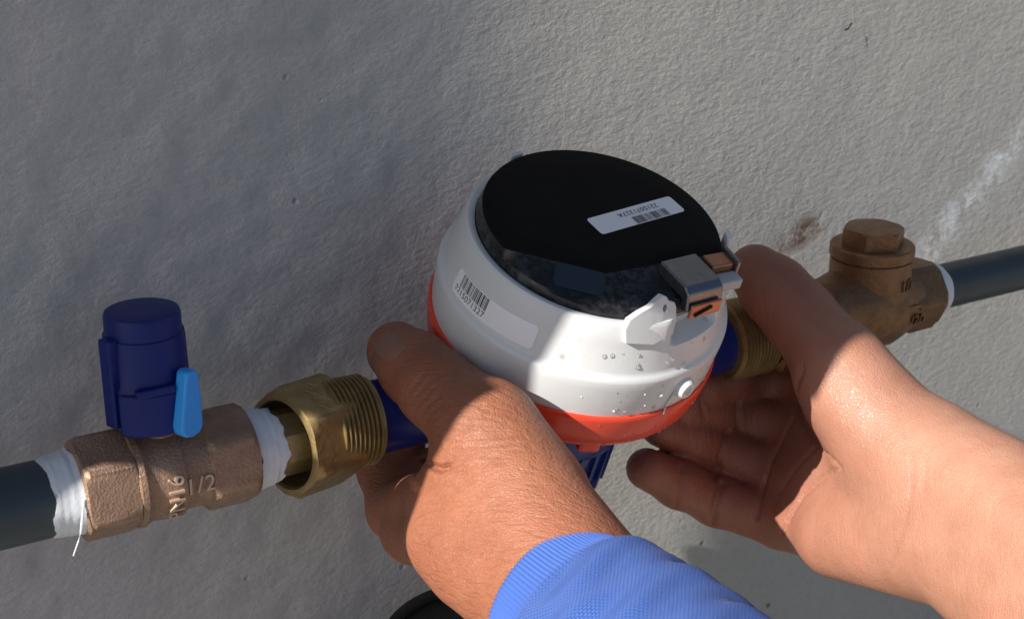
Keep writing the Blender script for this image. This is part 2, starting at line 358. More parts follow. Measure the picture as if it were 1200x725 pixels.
# ------------------------------------------------------------------ ball valve
def build_ball_valve():
    S0 = .0505
    t = pthing('ball_valve', 'bronze ball valve with a dark blue cap over its stem and PN16 cast on it', 'valve', S0)
    ph = R(20)
    x = lambda s: s - S0
    HL = lambda lim=None: hexr(.0172, ph, 6, lim)
    st = [(x(.0225), HL(.0142)), (x(.0232), HL(.0158)), (x(.0245), HL(.0168)), (x(.0375), HL(.0168)), (x(.0388), HL(.0160)), (x(.0392), .0142)]
    st2 = [(x(.0385), .0146), (x(.0392), .0158), (x(.0410), .0160), (x(.0422), .0152), (x(.0440), .0146), (x(.0465), .0149), (x(.0505), .0153), (x(.0535), .0152), (x(.0538), .0142), (x(.0560), .0137), (x(.0600), .0136), (x(.0618), .0142), (x(.0632), .0142)]
    st3 = [(x(.0618), HL(.0140)), (x(.0628), HL(.0158)), (x(.0640), HL(.0166)), (x(.0765), HL(.0166)), (x(.0782), HL(.0152)), (x(.0786), .0125)]
    part('valve_body', polar(st2, 96), BRONZE, t, 40)
    part('hex_end', polar(st, 96), BRONZE, t, 28)
    part('hex_end', polar(st3, 96), BRONZE, t, 28)
    part('stem', polar([(.010, .0062), (.0145, .0062), (.0148, .0056), (.0225, .0056)], 40, 'z'), BRONZE, t)
    # tapes: wrapped, slightly ragged
    def tape(s0, s1, r0, r1, seed):
        q = random.Random(seed); k = 14; st_ = []
        for i in range(k + 1):
            f_ = i / k; st_.append((x(s0 + (s1 - s0) * f_), wob(r0 + (r1 - r0) * f_ + q.uniform(-.0001, .0001), seed + i // 5, .00016)))
        mb_ = polar(st_, 72); pp_ = q.random() * 6
        def rag(a, b, c):
            g_ = math.atan2(c, b); e0 = min(abs(a - x(s0)), abs(a - x(s1))); k_ = max(0, 1 - e0 / .0025)
            sp_ = ((a - x(s0)) * 420 + g_ / 6.283 + pp_) % 1.0; rr = 1 + .006 * (sp_ < .5)
            return (a + k_ * (.0007 * math.sin(3 * g_ + pp_) + .0005 * math.sin(7 * g_ + 2 * pp_) + .0003 * math.sin(17 * g_)), b * rr, c * rr)
        mb_.xf(rag)
        return part('thread_tape', mb_, TAPE, t, 40)
    tl = tape(.0135, .0232, .0126, .0137, 11); tape(.0780, .0880, .0136, .0122, 31)
    # loose strand of tape under the left end
    a0 = P(97, 600, .462) - pipe_pt(S0)
    loc = lambda p_: (float((p_ - pipe_pt(S0)) @ AX), float(-(p_ - pipe_pt(S0)) @ NV), float((p_ - pipe_pt(S0))[2]))
    part('tape_strand', tube([loc(P(99, 585, .4600)), loc(P(97, 602, .4597)), loc(P(95, 622, .4605)), loc(P(92, 634, .4600)), loc(P(86, 651, .4585))], lambda f_: .00042 * (1.1 - .5 * f_), 6), TAPE, t)
    # blue cap
    cap = polar([(.0200, .0118), (.0203, .0134), (.0300, .0135), (.0325, .0134), (.0340, .0127), (.0465, .0124), (.0478, .0122), (.0480, .0117), (.0535, .0116), (.0545, .0112), (.0549, .0100), (.0549, .004)], 72, 'z')
    capx = lambda x_, y_, z_: (x_ - .0022, y_, z_)
    c = part('stem_cap', cap.xf(capx), BLUE, t, 40)
    mb = MB()
    # lower front skirt block, back fin, side fin
    pts = [(.0136 * math.cos(a), .0136 * math.sin(a)) for a in [R(k) for k in range(215, 331, 8)]]
    outer = [(1.10 * a, 1.10 * b) for a, b in pts]
    extr(outer + pts[::-1], .0186, .0322, mb=mb)
    part('cap_skirt', mb.xf(capx), BLUE, t, 40, bevel=.0007)
    fin = MB(); box(-.0150, -.0112, -.0026, .0026, .0205, .0490, fin)
    fin.xf(lambda x_, y_, z_: (x_ * math.cos(R(20)) - y_ * math.sin(R(20)), x_ * math.sin(R(20)) + y_ * math.cos(R(20)), z_))
    part('cap_fin', fin.xf(capx), BLUE, t, 0, bevel=.0006)
    rib = MB(); box(-.001, .001, -.0150, -.0120, .0320, .0345, rib); rib.xf(lambda x_, y_, z_: (x_ * 6 - .002, y_, z_))
    part('cap_rib', rib.xf(capx), BLUE, t, 0, bevel=.0005)
    # light blue lever hanging on the right front: a tapered paddle
    prof = [(-.0043, .0), (-.0041, -.0022), (-.0028, -.0038), (0, -.0044), (.0030, -.0038), (.0042, -.0020), (.0044, .0), (.0042, .011), (.0039, .0155), (.0030, .0168), (.0004, .0172), (-.0008, .0165), (-.0018, .0125), (-.0036, .0035)]
    lv = MB(); extr(prof, -.0024, .0024, lambda a, b, h: (a, h, b), lv)
    th = R(24); cx, cy, cz = .0046, -.0146, .0215
    lv.xf(lambda a, b, h: (cx + a * math.cos(th) - b * math.sin(th), cy + a * math.sin(th) + b * math.cos(th), cz + h))
    part('lever', lv, LIGHTBLUE, t, 40, bevel=.0013, segs=3, label='light blue lever hanging beside the cap')
    nk = MB(); box(.0025, .0070, -.0138, -.0060, .0225, .0280, nk); part('lever_neck', nk, BLUE, t, 0, bevel=.0006)
    # cast lettering on the front of the barrel
    def onbar(r, x0, e0, rot):
        def fn(a, b, h):
            if rot: a, b = -b, a
            e = e0 + b / r
            return (x0 + a, -(r + h) * math.cos(e), (r + h) * math.sin(e))
        return fn
    part('lettering', text_geo('PN16', .0070, .0007, onbar(.0158, x(.0500), R(-12), True), 1.06), LETTER, t, 0)
    part('lettering', text_geo('1/2', .0076, .0007, onbar(.0142, x(.0577), R(-3), False), 1.05), LETTER, t, 0)
build_ball_valve()

# ------------------------------------------------------------------ left union: tailpiece and nut
def build_union():
    S0 = .108
    t = pthing('pipe_union', 'open brass union nut on a tailpiece between the ball valve and the meter', 'pipe fitting', S0)
    x = lambda s: s - S0
    ph = R(180 - 44)
    # tailpiece with octagonal flats
    oct_ = hexr(.0112, R(12), 8)
    part('tailpiece', polar([(x(.0870), .0098), (x(.0872), oct_), (x(.103), oct_), (x(.104), .0132), (x(.108), .0132)], 96), BRASS, t, 20)
    H = lambda lim=None: hexr(.0196, ph, 6, lim)
    # ring: outside then back through the bore
    q0 = .0068
    st = [(x(.0962 - q0), H(.0160)), (x(.0968 - q0), H(.0176)), (x(.0985 - q0), H(.0188)), (x(.0993 - q0), H(.0193)), (x(.1160 - q0), H(.0193)), (x(.1172 - q0), H(.0187)), (x(.1180 - q0), H(.0175)), (x(.1180 - q0), .0150), (x(.108 - q0), .0150), (x(.1075 - q0), .0146), (x(.0975 - q0), .0146), (x(.0962 - q0), .0152)]
    nm_ = polar(st, 120, closed=True); tz = R(16); xc = x(.1075 - q0); ty = R(-3)
    def tilt(a, b, c):
        a -= xc; a, b = a * math.cos(tz) - b * math.sin(tz), a * math.sin(tz) + b * math.cos(tz); a, c = a * math.cos(ty) - c * math.sin(ty), a * math.sin(ty) + c * math.cos(ty)
        return (a + xc, b, c)
    nm_.xf(tilt)
    part('union_nut', nm_, BRASS, t, 24)
    # rough file marks on two of its flats
    fm = MB(); q = random.Random(3)
    for k_ in range(7):
        e_ = ph - R(30) - R(60) * (k_ % 2); rr_ = .0196 * math.cos(math.pi / 6) + .00008; w_ = q.uniform(-.007, .007); a0_ = x(q.uniform(.0915, .103)); l_ = q.uniform(.0012, .004); th_ = .00018
        er_ = np.array([0, math.cos(e_), math.sin(e_)]); et_ = np.array([0, -math.sin(e_), math.cos(e_)])
        c_ = [np.array([a0_ + u_ * l_, 0, 0]) + er_ * rr_ + et_ * (w_ + u_ * l_ * 1.6 + v_ * th_) for u_, v_ in ((0, -1), (1, -1), (1, 1), (0, 1))]
        fm.add(c_, [(0, 1, 2, 3)])
    fm.xf(tilt); part('file_marks', fm, mat_plain('bright_brass', (.85, .74, .5), .3, metal=.6), t, 0, kind='stuff')
    # two scratches of bright metal
build_union()

# ------------------------------------------------------------------ water meter
PHI, OM = R(22.2), R(1.4)
a0 = math.cos(PHI) * ZZ + math.sin(PHI) * NV
MA = math.cos(OM) * a0 + math.sin(OM) * AX; MX = math.cos(OM) * AX - math.sin(OM) * a0; MF = -np.cross(MA, MX)   # local -y
MM = pipe_pt(.1964)
MROT = Matrix((MX, -MF, MA)).transposed()
def mat_housing():
    t = NT('white_plastic'); co = t.coord()
    d1 = t.noise(co, 55, 6, .7); d2 = t.noise(co, 24, 4, .6)
    c = t.mix(t.math('MULTIPLY', t.ramp(d1, [(.58, 0), (.74, 1)]), .22), (.68, .69, .70), (.36, .33, .28))
    v = t.n('ShaderNodeTexVoronoi', Scale=95.0); t.l(co, v.inputs['Vector']); sel = t.n('ShaderNodeSeparateColor'); t.l(v.outputs['Color'], sel.inputs[0])
    sp = t.math('MULTIPLY', t.ramp(v.outputs['Distance'], [(.05, 1), (.16, 0)]), t.ramp(sel.outputs[0], [(.90, 0), (.93, 1)]))
    c = t.mix(t.math('MULTIPLY', sp, .6), c, (.22, .18, .13))
    return t.set(Base_Color=c, Roughness=t.math('ADD', t.math('MULTIPLY', d2, .22), .24), Normal=t.bump(t.noise(co, 150, 4), .0005, .2), Subsurface_Weight=.05, Subsurface_Radius=(.002, .002, .002))
WHITE = mat_housing()
RED = mat_plain('red_plastic', (.85, .075, .034), .26, vary=.10, bump=(120, .0004, .2), sss=.1)
BLACK = mat_plain('black_plastic', (.0085, .0078, .0072), .7, vary=.2, bump=(500, .0002, .3), spec=.1)
PAPER = mat_plain('label_paper', (.90, .90, .94), .5, vary=.06)
INK = mat_plain('label_ink', (.02, .02, .025), .6)
STEEL = mat_plain('dark_steel', (.23, .24, .26), .28, metal=.9, vary=.3, bump=(160, .0005, .4))
COPPER_REFL = mat_plain('copper_reflection', (.46, .22, .13), .3, metal=.7, vary=.4)  # catch is copper; on the latch plate, the hand's reflection put into colour
def wet_black():
    t = NT('wet_black_plastic'); co = t.coord(); d1 = t.noise(co, 300, 5, .7); d2 = t.noise(co, 70, 4, .6)
    k = t.math('MULTIPLY', t.ramp(d1, [(.45, 0), (.7, 1)]), t.ramp(d2, [(.35, 0), (.65, 1)]))
    return t.set(Base_Color=t.mix(k, (.008, .008, .0085), (.085, .088, .092)), Roughness=t.ramp(d1, [(.35, .16), (.7, .5)]), Normal=t.bump(d1, .0004, .35))
def build_meter():
    t = thing('water_meter', 'round white and red water meter with a black lid held between two hands', 'water meter', MM, MROT)
    # housing with a notch in the rim for the latch
    def notch(r, depth):
        def f_(a):
            d = (math.degrees(a) + 180) % 360 - 180
            k = max(0, min(1, (d + 89) / 5)) * max(0, min(1, (-57 - d) / 6)); k = k * k * (3 - 2 * k)
            return r - depth * k
        return f_
    N = 180
    hs = [(.0285, .0470), (.0285, .0492), (.0290, .0501), (.0310, .0504), (.0420, .0511), (.0447, .0511), (.0458, .0508), (.0465, .0499), (.0470, .0493), (.0480, .0489),
          (.0560, .0473), (.0568, notch(.0471, .0030)), (.0580, notch(.0469, .0070)), (.0640, notch(.0456, .0066)), (.0646, notch(.0452, .006)), (.0652, notch(.0447, .0055)), (.0653, notch(.0436, .005)), (.0648, .0424), (.0630, .0415), (.0620, .030)]
    part('housing', polar(hs, N, 'z'), WHITE, t, 40)
    # red collar
    rs = [(.0300, .0485), (.0300, .0510), (.0294, .0514), (.0280, .0514), (.0215, .0506), (.0170, .0495), (.0142, .0478), (.0126, .0455), (.0120, .0425), (.0120, .022)]
    part('red_collar', polar(rs, 128, 'z'), RED, t, 40)
    lug = MB(); box(-.0040, .0040, -.0462, -.040, .0085, .0140, lug)
    lug.xf(lambda x, y, z: (x * math.cos(R(-18)) - y * math.sin(R(-18)), x * math.sin(R(-18)) + y * math.cos(R(-18)), z))
    part('collar_lug', lug, RED, t, 0, bevel=.0015)
    # blue body below and inlet arms (along local x, square to the tilt axis)
    bs = [(.0125, .0315), (-.005, .0305), (-.0115, .0300), (-.0135, .0292), (-.0145, .0275), (-.034, .0268), (-.0375, .0250), (-.039, .0210), (-.0395, .012)]
    part('meter_body', polar(bs, 96, 'z'), NAVY, t, 40)
    st = MB()
    for k in range(26):
        a = 2 * math.pi * k / 26; b = MB(); box(-.0009, .0009, .0260, .0287, -.0360, -.0142, b)
        b.xf(lambda x, y, z: (x * math.cos(a) - y * math.sin(a), x * math.sin(a) + y * math.cos(a), z)); st.add(b.v, b.f)
    part('body_ribs', st, NAVY, t, 0, kind='stuff')
    def arm(sgn, x0, x1, x2, r):
        part('inlet_arm' if sgn < 0 else 'outlet_arm', polar([(sgn * .015, r + .004), (sgn * .030, r + .002), (sgn * .038, r), (sgn * x0, r), (sgn * (x0 + .0004), r - .0015)], 64), NAVY, t)
        th = [(sgn * (x0 - .001), .0145)]
        k = x0; pitch = .00165
        while k < x1:
            th += [(sgn * k, .0142), (sgn * (k + pitch * .40), .0157), (sgn * (k + pitch * .60), .0157), (sgn * (k + pitch), .0142)]; k += pitch + 1e-5
        th += [(sgn * (x1 + .0005), .0135), (sgn * x2, .0135)]
        part('threaded_end', polar(th, 80), BRASS, t, 25)
    arm(-1, .0755, .0890, .093, .0126)
    arm(1, .0765, .0935, .097, .0118)
    # lid: circle cut by the front chin and a display facet
    def cut(rc, d1, d2):
        def f_(a):
            r = rc
            for nx, ny, d in ((0.0, -1.0, d1), (-.58, -.8146, d2)):
                c = math.cos(a) * nx + math.sin(a) * ny
                if c > 1e-3: r = min(r, d / c)
            return r
        return f_
    ls = [(.0635, .0420), (.0662, .0421), (.0672, .0418), (.0680, cut(.0414, .0385, .0385)), (.0708, cut(.0411, .0240, .0275)), (.0716, cut(.0407, .0220, .0258)), (.0720, cut(.0398, .0208, .0248)), (.0722, cut(.030, .016, .019)), (.0723, .008)]
    part('lid', polar(ls[4:], 256, 'z'), BLACK, t, 30)
    part('lid_rim', polar(ls[:5], 256, 'z', cap1=False), wet_black(), t, 30)
    # display window on the facet
    n2 = np.array([-.58, -.8146]); tx = np.array([.8146, -.58])
    gl = NT('display_glass'); GLASS = gl.set(Base_Color=(.012, .016, .024), Roughness=.06, Specular_IOR_Level=.9, Coat_Weight=.6)
    up0 = np.array([*(n2 * .0272), .0712]); dn0 = np.array([*(n2 * .0378), .0682])
    dv = dn0 - up0; L = np.linalg.norm(dv); dv /= L; nn = np.cross(dv, [tx[0], tx[1], 0]); nn *= np.sign(nn[2])
    mid = (up0 + dn0) / 2; T3 = np.array([tx[0], tx[1], 0])
    wn_ = MB(); extr(rrect(.0165, L * .86, .0022), -.0006, .0004, lambda a, b, h: mid + a * T3 - b * dv + h * nn + T3 * -.0052, wn_)
    part('display_window', wn_, GLASS, t, 0)
    # front lug with a hole, standing beside the latch
    lugp = [(-.0160, -.0075), (-.0166, -.0030), (-.0150, .0004), (-.0115, .0024), (-.0078, .0040), (-.0048, .0062), (-.0030, .0070), (-.0014, .0062), (-.0004, .0046), (.0022, .0034), (.0030, .0018), (.0034, -.0030), (.0022, -.0075), (-.0060, -.0090)]
    LG = MB()
    hole = [(-.0018 + .0009 * math.cos(k), .0024 + .0013 * math.sin(k)) for k in np.linspace(0, 2 * math.pi, 13)[:-1]]
    bm = bmesh.new()
    def ringv(poly, h): return [bm.verts.new((x, y, h)) for x, y in poly]
    O0, H0 = ringv(lugp, 0), ringv(hole, 0); O1, H1 = ringv(lugp, .0026), ringv(hole, .0026)
    def loop(vs): return [bm.edges.new((vs[i], vs[(i + 1) % len(vs)])) for i in range(len(vs))]
    for A, B in ((O0, H0), (O1, H1)): bmesh.ops.triangle_fill(bm, use_beauty=True, edges=loop(A) + loop(B))
    for A, B in ((O0, O1), (H0, H1)):
        for i in range(len(A)): bm.faces.new((A[i], A[(i + 1) % len(A)], B[(i + 1) % len(A)], B[i]))
    bm.verts.index_update()
    lean = R(-22)
    def place(x, y, h):
        # x across, y up, h outwards; the plate stands on the rim and leans out
        yy = y * math.cos(lean) - h * math.sin(lean); oo = h * math.cos(lean) + y * math.sin(lean)
        return (x, -.0416 - oo - .0000 + abs(x + .006) * .12, .0660 + yy)
    lugp_ = None; LG.add([place(*v.co) for v in bm.verts], [tuple(v.index for v in f.verts) for f in bm.faces]); bm.free()
    part('seal_lug', LG, WHITE, t, 30, bevel=.0004, label='white lug with a small hole beside the latch')
    # other two lugs of the rim
    for az, hh, lb in ((-24, .0728, None), (103, .0706, None)):
        q = MB(); box(-.0030, .0030, -.0010, .0010, -.012, 0, q); a = R(az)
        q.xf(lambda x, y, z: (.0440 * math.cos(a) + y * math.cos(a) - x * math.sin(a), .0440 * math.sin(a) + y * math.sin(a) + x * math.cos(a), hh + z))
        part('rim_lug', q, WHITE, t, 0, bevel=.0008)
    # latch: a dark steel bridge from the lid over the notch
    lt = MB(); pr = [(-.0255, .0700), (-.0265, .0738), (-.0400, .0738), (-.0425, .0724), (-.0442, .0660), (-.0412, .0652), (-.0400, .0690), (-.030, .0690)]
    extr([(y, z) for y, z in pr], .0058, .0208, lambda y, z, h: (h, y, z), lt)
    ang_ = R(4); lt.xf(lambda x, y, z: (x * math.cos(ang_) - y * math.sin(ang_) - .002, x * math.sin(ang_) + y * math.cos(ang_), z))
    part('latch', lt, STEEL, t, 0, bevel=.0006)
    pl = MB(); box(.0066, .0196, -.0452, -.0440, .0640, .0692, pl); pl.xf(lambda x, y, z: (x * math.cos(ang_) - y * math.sin(ang_) - .002, x * math.sin(ang_) + y * math.cos(ang_), z + (y + .0446) * .0))
    part('latch_plate', pl, COPPER_REFL, t, 0, bevel=.0004)
    sl_ = MB(); box(.0085, .0150, -.0458, -.0453, .0655, .0664, sl_); sl_.xf(lambda x, y, z: (x * math.cos(ang_) - y * math.sin(ang_) - .002, x * math.sin(ang_) + y * math.cos(ang_), z + (x - .010) * .35))
    part('latch_slot', sl_, BLACK, t, 0)
    cb = MB(); box(.0245, .0335, -.0310, -.0245, .0670, .0718, cb); part('latch_catch', cb, COPPER_REFL, t, 0, bevel=.0005)
    cb2 = MB(); box(.0235, .0345, -.0365, -.0312, .0650, .0690, cb2); part('catch_block', cb2, mat_plain('grey_plastic', (.42, .43, .45), .4), t, 0, bevel=.0006)
    cb3 = MB(); box(.0335, .0350, -.0325, -.0235, .0660, .0732, cb3); part('catch_rail', cb3, STEEL, t, 0, bevel=.0004)
    # sealing screw and its wire
    def on_side(az, h, r, n_out=0):
        a = R(az); return np.array([(r + n_out) * math.cos(a), (r + n_out) * math.sin(a), h])
    a = R(-77.5); knob = polar([(0, .0038), (.0020, .0036), (.0030, .0030), (.0031, .0016), (.0024, .0012), (.0024, .0004)], 24, 'z')
    er = np.array([math.cos(a), math.sin(a), 0]); et = np.array([-math.sin(a), math.cos(a), 0])
    knob.xf(lambda x, y, z: on_side(-77.5, .0385, .0506) + er * z + et * x + np.array([0, 0, 1]) * y)
    part('sealing_screw', knob, WHITE, t, 40)
    part('seal_wire', tube([on_side(-80.5, .040, .0512), on_side(-82.2, .036, .0511), on_side(-83.5, .0320, .0509), on_side(-84.2, .0292, .0517)], .00035, 6), WHITE, t)
    # ---- side label
    def side(az0, h0, slope):
        def fn(x, y, h):
            az = az0 + x / .0472; hh = h0 + y + slope * x; r = np.interp(hh, [.047, .048, .056, .064], [.0493, .0489, .0473, .0456]) + h
            return (r * math.cos(az), r * math.sin(az), hh)
        return fn
    AZ0 = R(-165.5); fs = side(AZ0, .0521, .05)
    L_, W_ = .0375, .0086
    lb = MB(); nx, ny = 36, 4; rc = .0012
    gv = []; 
    for h in (.00003, .00018):
        for i in range(nx + 1):
            xx = (i / nx - .5) * L_; e = min(xx + L_ / 2, L_ / 2 - xx); hw = W_ / 2 - (rc - math.sqrt(max(0, rc * rc - (rc - min(e, rc)) ** 2)))
            for j in range(ny + 1): gv.append(fs(xx, (j / ny * 2 - 1) * hw, h))
    K = (nx + 1) * (ny + 1); fv = []
    for o in (0, K):
        for i in range(nx):
            for j in range(ny): fv.append((o + i * (ny + 1) + j, o + (i + 1) * (ny + 1) + j, o + (i + 1) * (ny + 1) + j + 1, o + i * (ny + 1) + j + 1))
    for i in range(nx):
        for j in (0, ny): fv.append((i * (ny + 1) + j, (i + 1) * (ny + 1) + j, K + (i + 1) * (ny + 1) + j, K + i * (ny + 1) + j))
    lb.add(gv, fv); sd = part('side_label', lb, PAPER, t, 30, label='white barcode sticker on the side of the housing')
    def bars(fn, x0, x1, y0, y1, seed, n=34):
        q = random.Random(seed); ws = [q.choice((1, 1, 2, 3)) for _ in range(2 * n)]; k = (x1 - x0) / sum(ws); x = x0; mb = MB()
        for i, w_ in enumerate(ws):
            if i % 2 == 0:
                v = [fn(x, y0, .00024), fn(x + w_ * k, y0, .00024), fn(x + w_ * k, y1, .00024), fn(x, y1, .00024)]; mb.add(v, [(0, 1, 2, 3)])
            x += w_ * k
        return mb
    part('barcode', bars(fs, -.0150, -.0005, -.0006, .0040, 5, 26), INK, sd, 0)
    part('serial_number', text_geo('2215071327', .0031, 0, lambda x, y, h: fs(x - .0088, y - .0023, .00026), 1.08), INK, sd, 0)
    # ---- lid label, upside down for the viewer
    ca, sa = math.cos(R(187.7)), math.sin(R(187.7)); ctr = (.0130, -.0004)
    ft = lambda x, y, h: (ctr[0] + x * ca - y * sa, ctr[1] + x * sa + y * ca, .07228 + h)
    tl = MB(); extr(rrect(.0378, .0088, .0012), -.0003, .0001, ft, tl); td = part('lid_label', tl, PAPER, t, 0, label='white barcode sticker upside down on the black lid')
    part('barcode', bars(lambda x, y, h: ft(x, y, h), -.0120, .0030, .0006, .0042, 9, 30), mat_plain('grey_ink', (.10, .105, .12), .6), td, 0)
    part('serial_number', text_geo('2215071327A', .0029, 0, lambda x, y, h: ft(x - .0020, y - .0018, .00025), 1.1), INK, td, 0)
    # ---- water drops and plaster crumbs on the wet front
    WATER = NT('water'); wm = WATER.set(Base_Color=(.9, .93, .95), Roughness=.03, Transmission_Weight=.9, IOR=1.33)
    dm = MB(); q = random.Random(4)
    pr_h = [.0120, .0126, .0142, .0170, .0215, .028, .0311, .042, .0447, .0470, .056, .064]; pr_r = [.0425, .0455, .0478, .0495, .0506, .0514, .0504, .0511, .0511, .0493, .0473, .0456]
    for k in range(70):
        az = R(q.uniform(-116, -55)); h = q.choice((q.uniform(.0135, .027), q.uniform(.0130, .022), q.uniform(.031, .044), q.uniform(.05, .055))); rr = q.choice((.0003, .0004, .0005, .0006, .0008))
        r = np.interp(h, pr_h, pr_r); dr = (np.interp(h + .001, pr_h, pr_r) - np.interp(h - .001, pr_h, pr_r)) / .002
        nrm = np.array([math.cos(az), math.sin(az), -dr]); nrm /= np.linalg.norm(nrm); e1 = np.array([-math.sin(az), math.cos(az), 0]); e2 = np.cross(nrm, e1)
        c0 = np.array([r * math.cos(az), r * math.sin(az), h])
        V = []; F = []; rows = 4; n_ = 10
        for i in range(rows):
            b = i / rows * math.pi / 2
            for j in range(n_):
                g_ = 2 * math.pi * j / n_; V.append(c0 + rr * (math.cos(b) * (math.cos(g_) * e1 + 1.15 * math.sin(g_) * e2) + .55 * math.sin(b) * nrm) - nrm * .00008)
        V.append(c0 + rr * .55 * nrm)
        for i in range(rows - 1):
            for j in range(n_): F.append((i * n_ + j, i * n_ + (j + 1) % n_, (i + 1) * n_ + (j + 1) % n_, (i + 1) * n_ + j))
        F += [((rows - 1) * n_ + j, (rows - 1) * n_ + (j + 1) % n_, len(V) - 1) for j in range(n_)]
        dm.add(V, F)
    part('water_droplets', dm, wm, t, 80, kind='stuff')
    cm = MB()
    for az, h, s_ in ((-88.5, .0385, .0021), (-79, .0470, .0016), (-94, .0345, .0009), (-106, .0328, .0010), (-120, .038, .0007), (-76, .0545, .0010), (-96, .040, .0008)):
        r = np.interp(h, pr_h, pr_r); c0 = np.array([r * math.cos(R(az)), r * math.sin(R(az)), h]); er_ = np.array([math.cos(R(az)), math.sin(R(az)), 0]); et_ = np.array([-er_[1], er_[0], 0])
        V = [c0 - er_ * .0003 + s_ * (x_ * et_ + z_ * np.array([0, 0, 1])) for x_, z_ in ((-1, -.5), (.3, -.9), (1, .2), (.1, .9), (-.7, .6))] + [c0 + er_ * s_ * .5]
        cm.add(V, [(0, 1, 5), (1, 2, 5), (2, 3, 5), (3, 4, 5), (4, 0, 5)])
    part('plaster_crumbs', cm, WHITE, t, 0, kind='stuff')
    return t
build_meter()

# ------------------------------------------------------------------ check valve with its nut
def build_check_valve():
    S0 = .3475
    t = pthing('check_valve', 'brown bronze check valve with a hex plug on top and PN20 cast on it', 'valve', S0)
    x = lambda s: s - S0
    CB = mat_cast('brown_bronze', (.29, .150, .078), (.21, .108, .054), .40, .7, 1000, .0005, .35)
    part('valve_body', polar([(x(.318), .0135), (x(.3225), .0145), (x(.327), .0150), (x(.334), .0168), (x(.342), .0180), (x(.352), .0180), (x(.3575), .0165), (x(.3615), .0148), (x(.366), .0142)], 96), CB, t, 40)
    H = lambda ac, lim=None: hexr(ac, R(-4), 6, lim)
    part('hex_end', polar([(x(.361), H(.0158, .0136)), (x(.3625), H(.0158, .0152)), (x(.364), H(.0158)), (x(.3765), H(.0158, .0156)), (x(.3785), H(.0158, .0144)), (x(.379), .011)], 96), CB, t, 28)
    part('union_nut', polar([(x(.2925), H(.0190, .0155)), (x(.2945), H(.0190, .0182)), (x(.297), H(.0190)), (x(.312), H(.0190)), (x(.3155), H(.0190, .0165)), (x(.319), .0140)], 96), OLDBRASS, t, 28)
    tw = polar([(.005, .0172), (.012, .0165), (.0205, .0164), (.0208, .0158), (.0213, .0158), (.0216, .0169), (.0255, .0169), (.0262, .0163), (.0262, .010)], 80, 'z')
    part('bonnet', tw, CB, t, 35)
    part('hex_plug', polar([(.026, hexr(.0128, R(35))), (.0322, hexr(.0128, R(35))), (.0330, hexr(.0128, R(35), 6, .0116)), (.0331, .006)], 96, 'z'), CB, t, 28)
    part('thread_tape', polar([(x(.3785), wob(.0122, 5, .0002)), (x(.382), wob(.0121, 6, .0002)), (x(.3848), wob(.0112, 7, .0002)), (x(.3855), .0098)], 64), TAPE, t, 40)
    def onbon(x_, y_, h):
        a = R(-72) + x_ / .0164; r = .0163 + h; return (r * math.cos(a), r * math.sin(a), .0118 + y_)
    part('lettering', text_geo('1/2', .0066, .0009, onbon, 1.05), CB, t, 0)
    def onbody(r, x0, e0):
        return lambda a, b, h: (x0 + a, -(r + h) * math.cos(e0 + b / r), (r + h) * math.sin(e0 + b / r))
    part('lettering', text_geo('PN20', .0060, .0009, onbody(.0168, x(.3560), R(-12)), 1.0), CB, t, 0)
    bar = MB(); f_ = onbody(.0170, x(.3560), R(8))
    extr([(-.004, -.0006), (.004, -.0006), (.004, .0006), (-.004, .0006)], -.001, .0008, f_, bar); part('cast_bar', bar, CB, t, 0)
build_check_valve()

# ------------------------------------------------------------------ added unseen blocker on the left, its outline cut to shape the pipework's shade
def build_blocker():
    e1 = np.cross([0, 0, 1.0], SDIR); e1 /= np.linalg.norm(e1); e2 = np.cross(SDIR, e1)
    t0 = float(P(660, 400, .52) @ SDIR)
    m = mat_plain('grey_blocker', (.22, .22, .225), .9, vary=.3, bump=(90, .001, .5))
    A = [(-.420, .300), (-.3985, .305), (-.3975, .3430), (-.3925, .3475), (-.380, .3475), (-.3725, .3470), (-.3650, .3430), (-.3480, .3440), (-.3435, .350), (-.3425, .3754), (-.3755, .3754), (-.3760, .3700), (-.3835, .3700), (-.3845, .3815), (-.3760, .3815), (-.3755, .3756), (-.3425, .3756), (-.3430, .384),
         (-.3395, .3900), (-.3370, .397), (-.3335, .4145), (-.3420, .4165), (-.3300, .4435), (-.3240, .4555), (-.3115, .459), (-.3085, .472), (-.3070, .520), (-.300, .60), (-.290, .95), (-.374, .95), (-.374, .60), (-.381, .507), (-.398, .500), (-.412, .492), (-.4195, .46), (-.4195, .385), (-.416, .356)]
    for poly, dist, lab in ((A, .42, 'added unseen grey blocker up on the left, outline cut to shape the shade'),):
        c = SDIR * (t0 + dist); o = np.array([-.39, .60])
        t = thing('unseen_blocker', lab, 'shade blocker', c + e1 * o[0] + e2 * o[1])
        fn = lambda x, y, h: e1 * (x - o[0]) + e2 * (y - o[1]) + SDIR * h
        part('blocker_panel', extr(poly, 0, .012, fn), m, t, 0)
build_blocker()

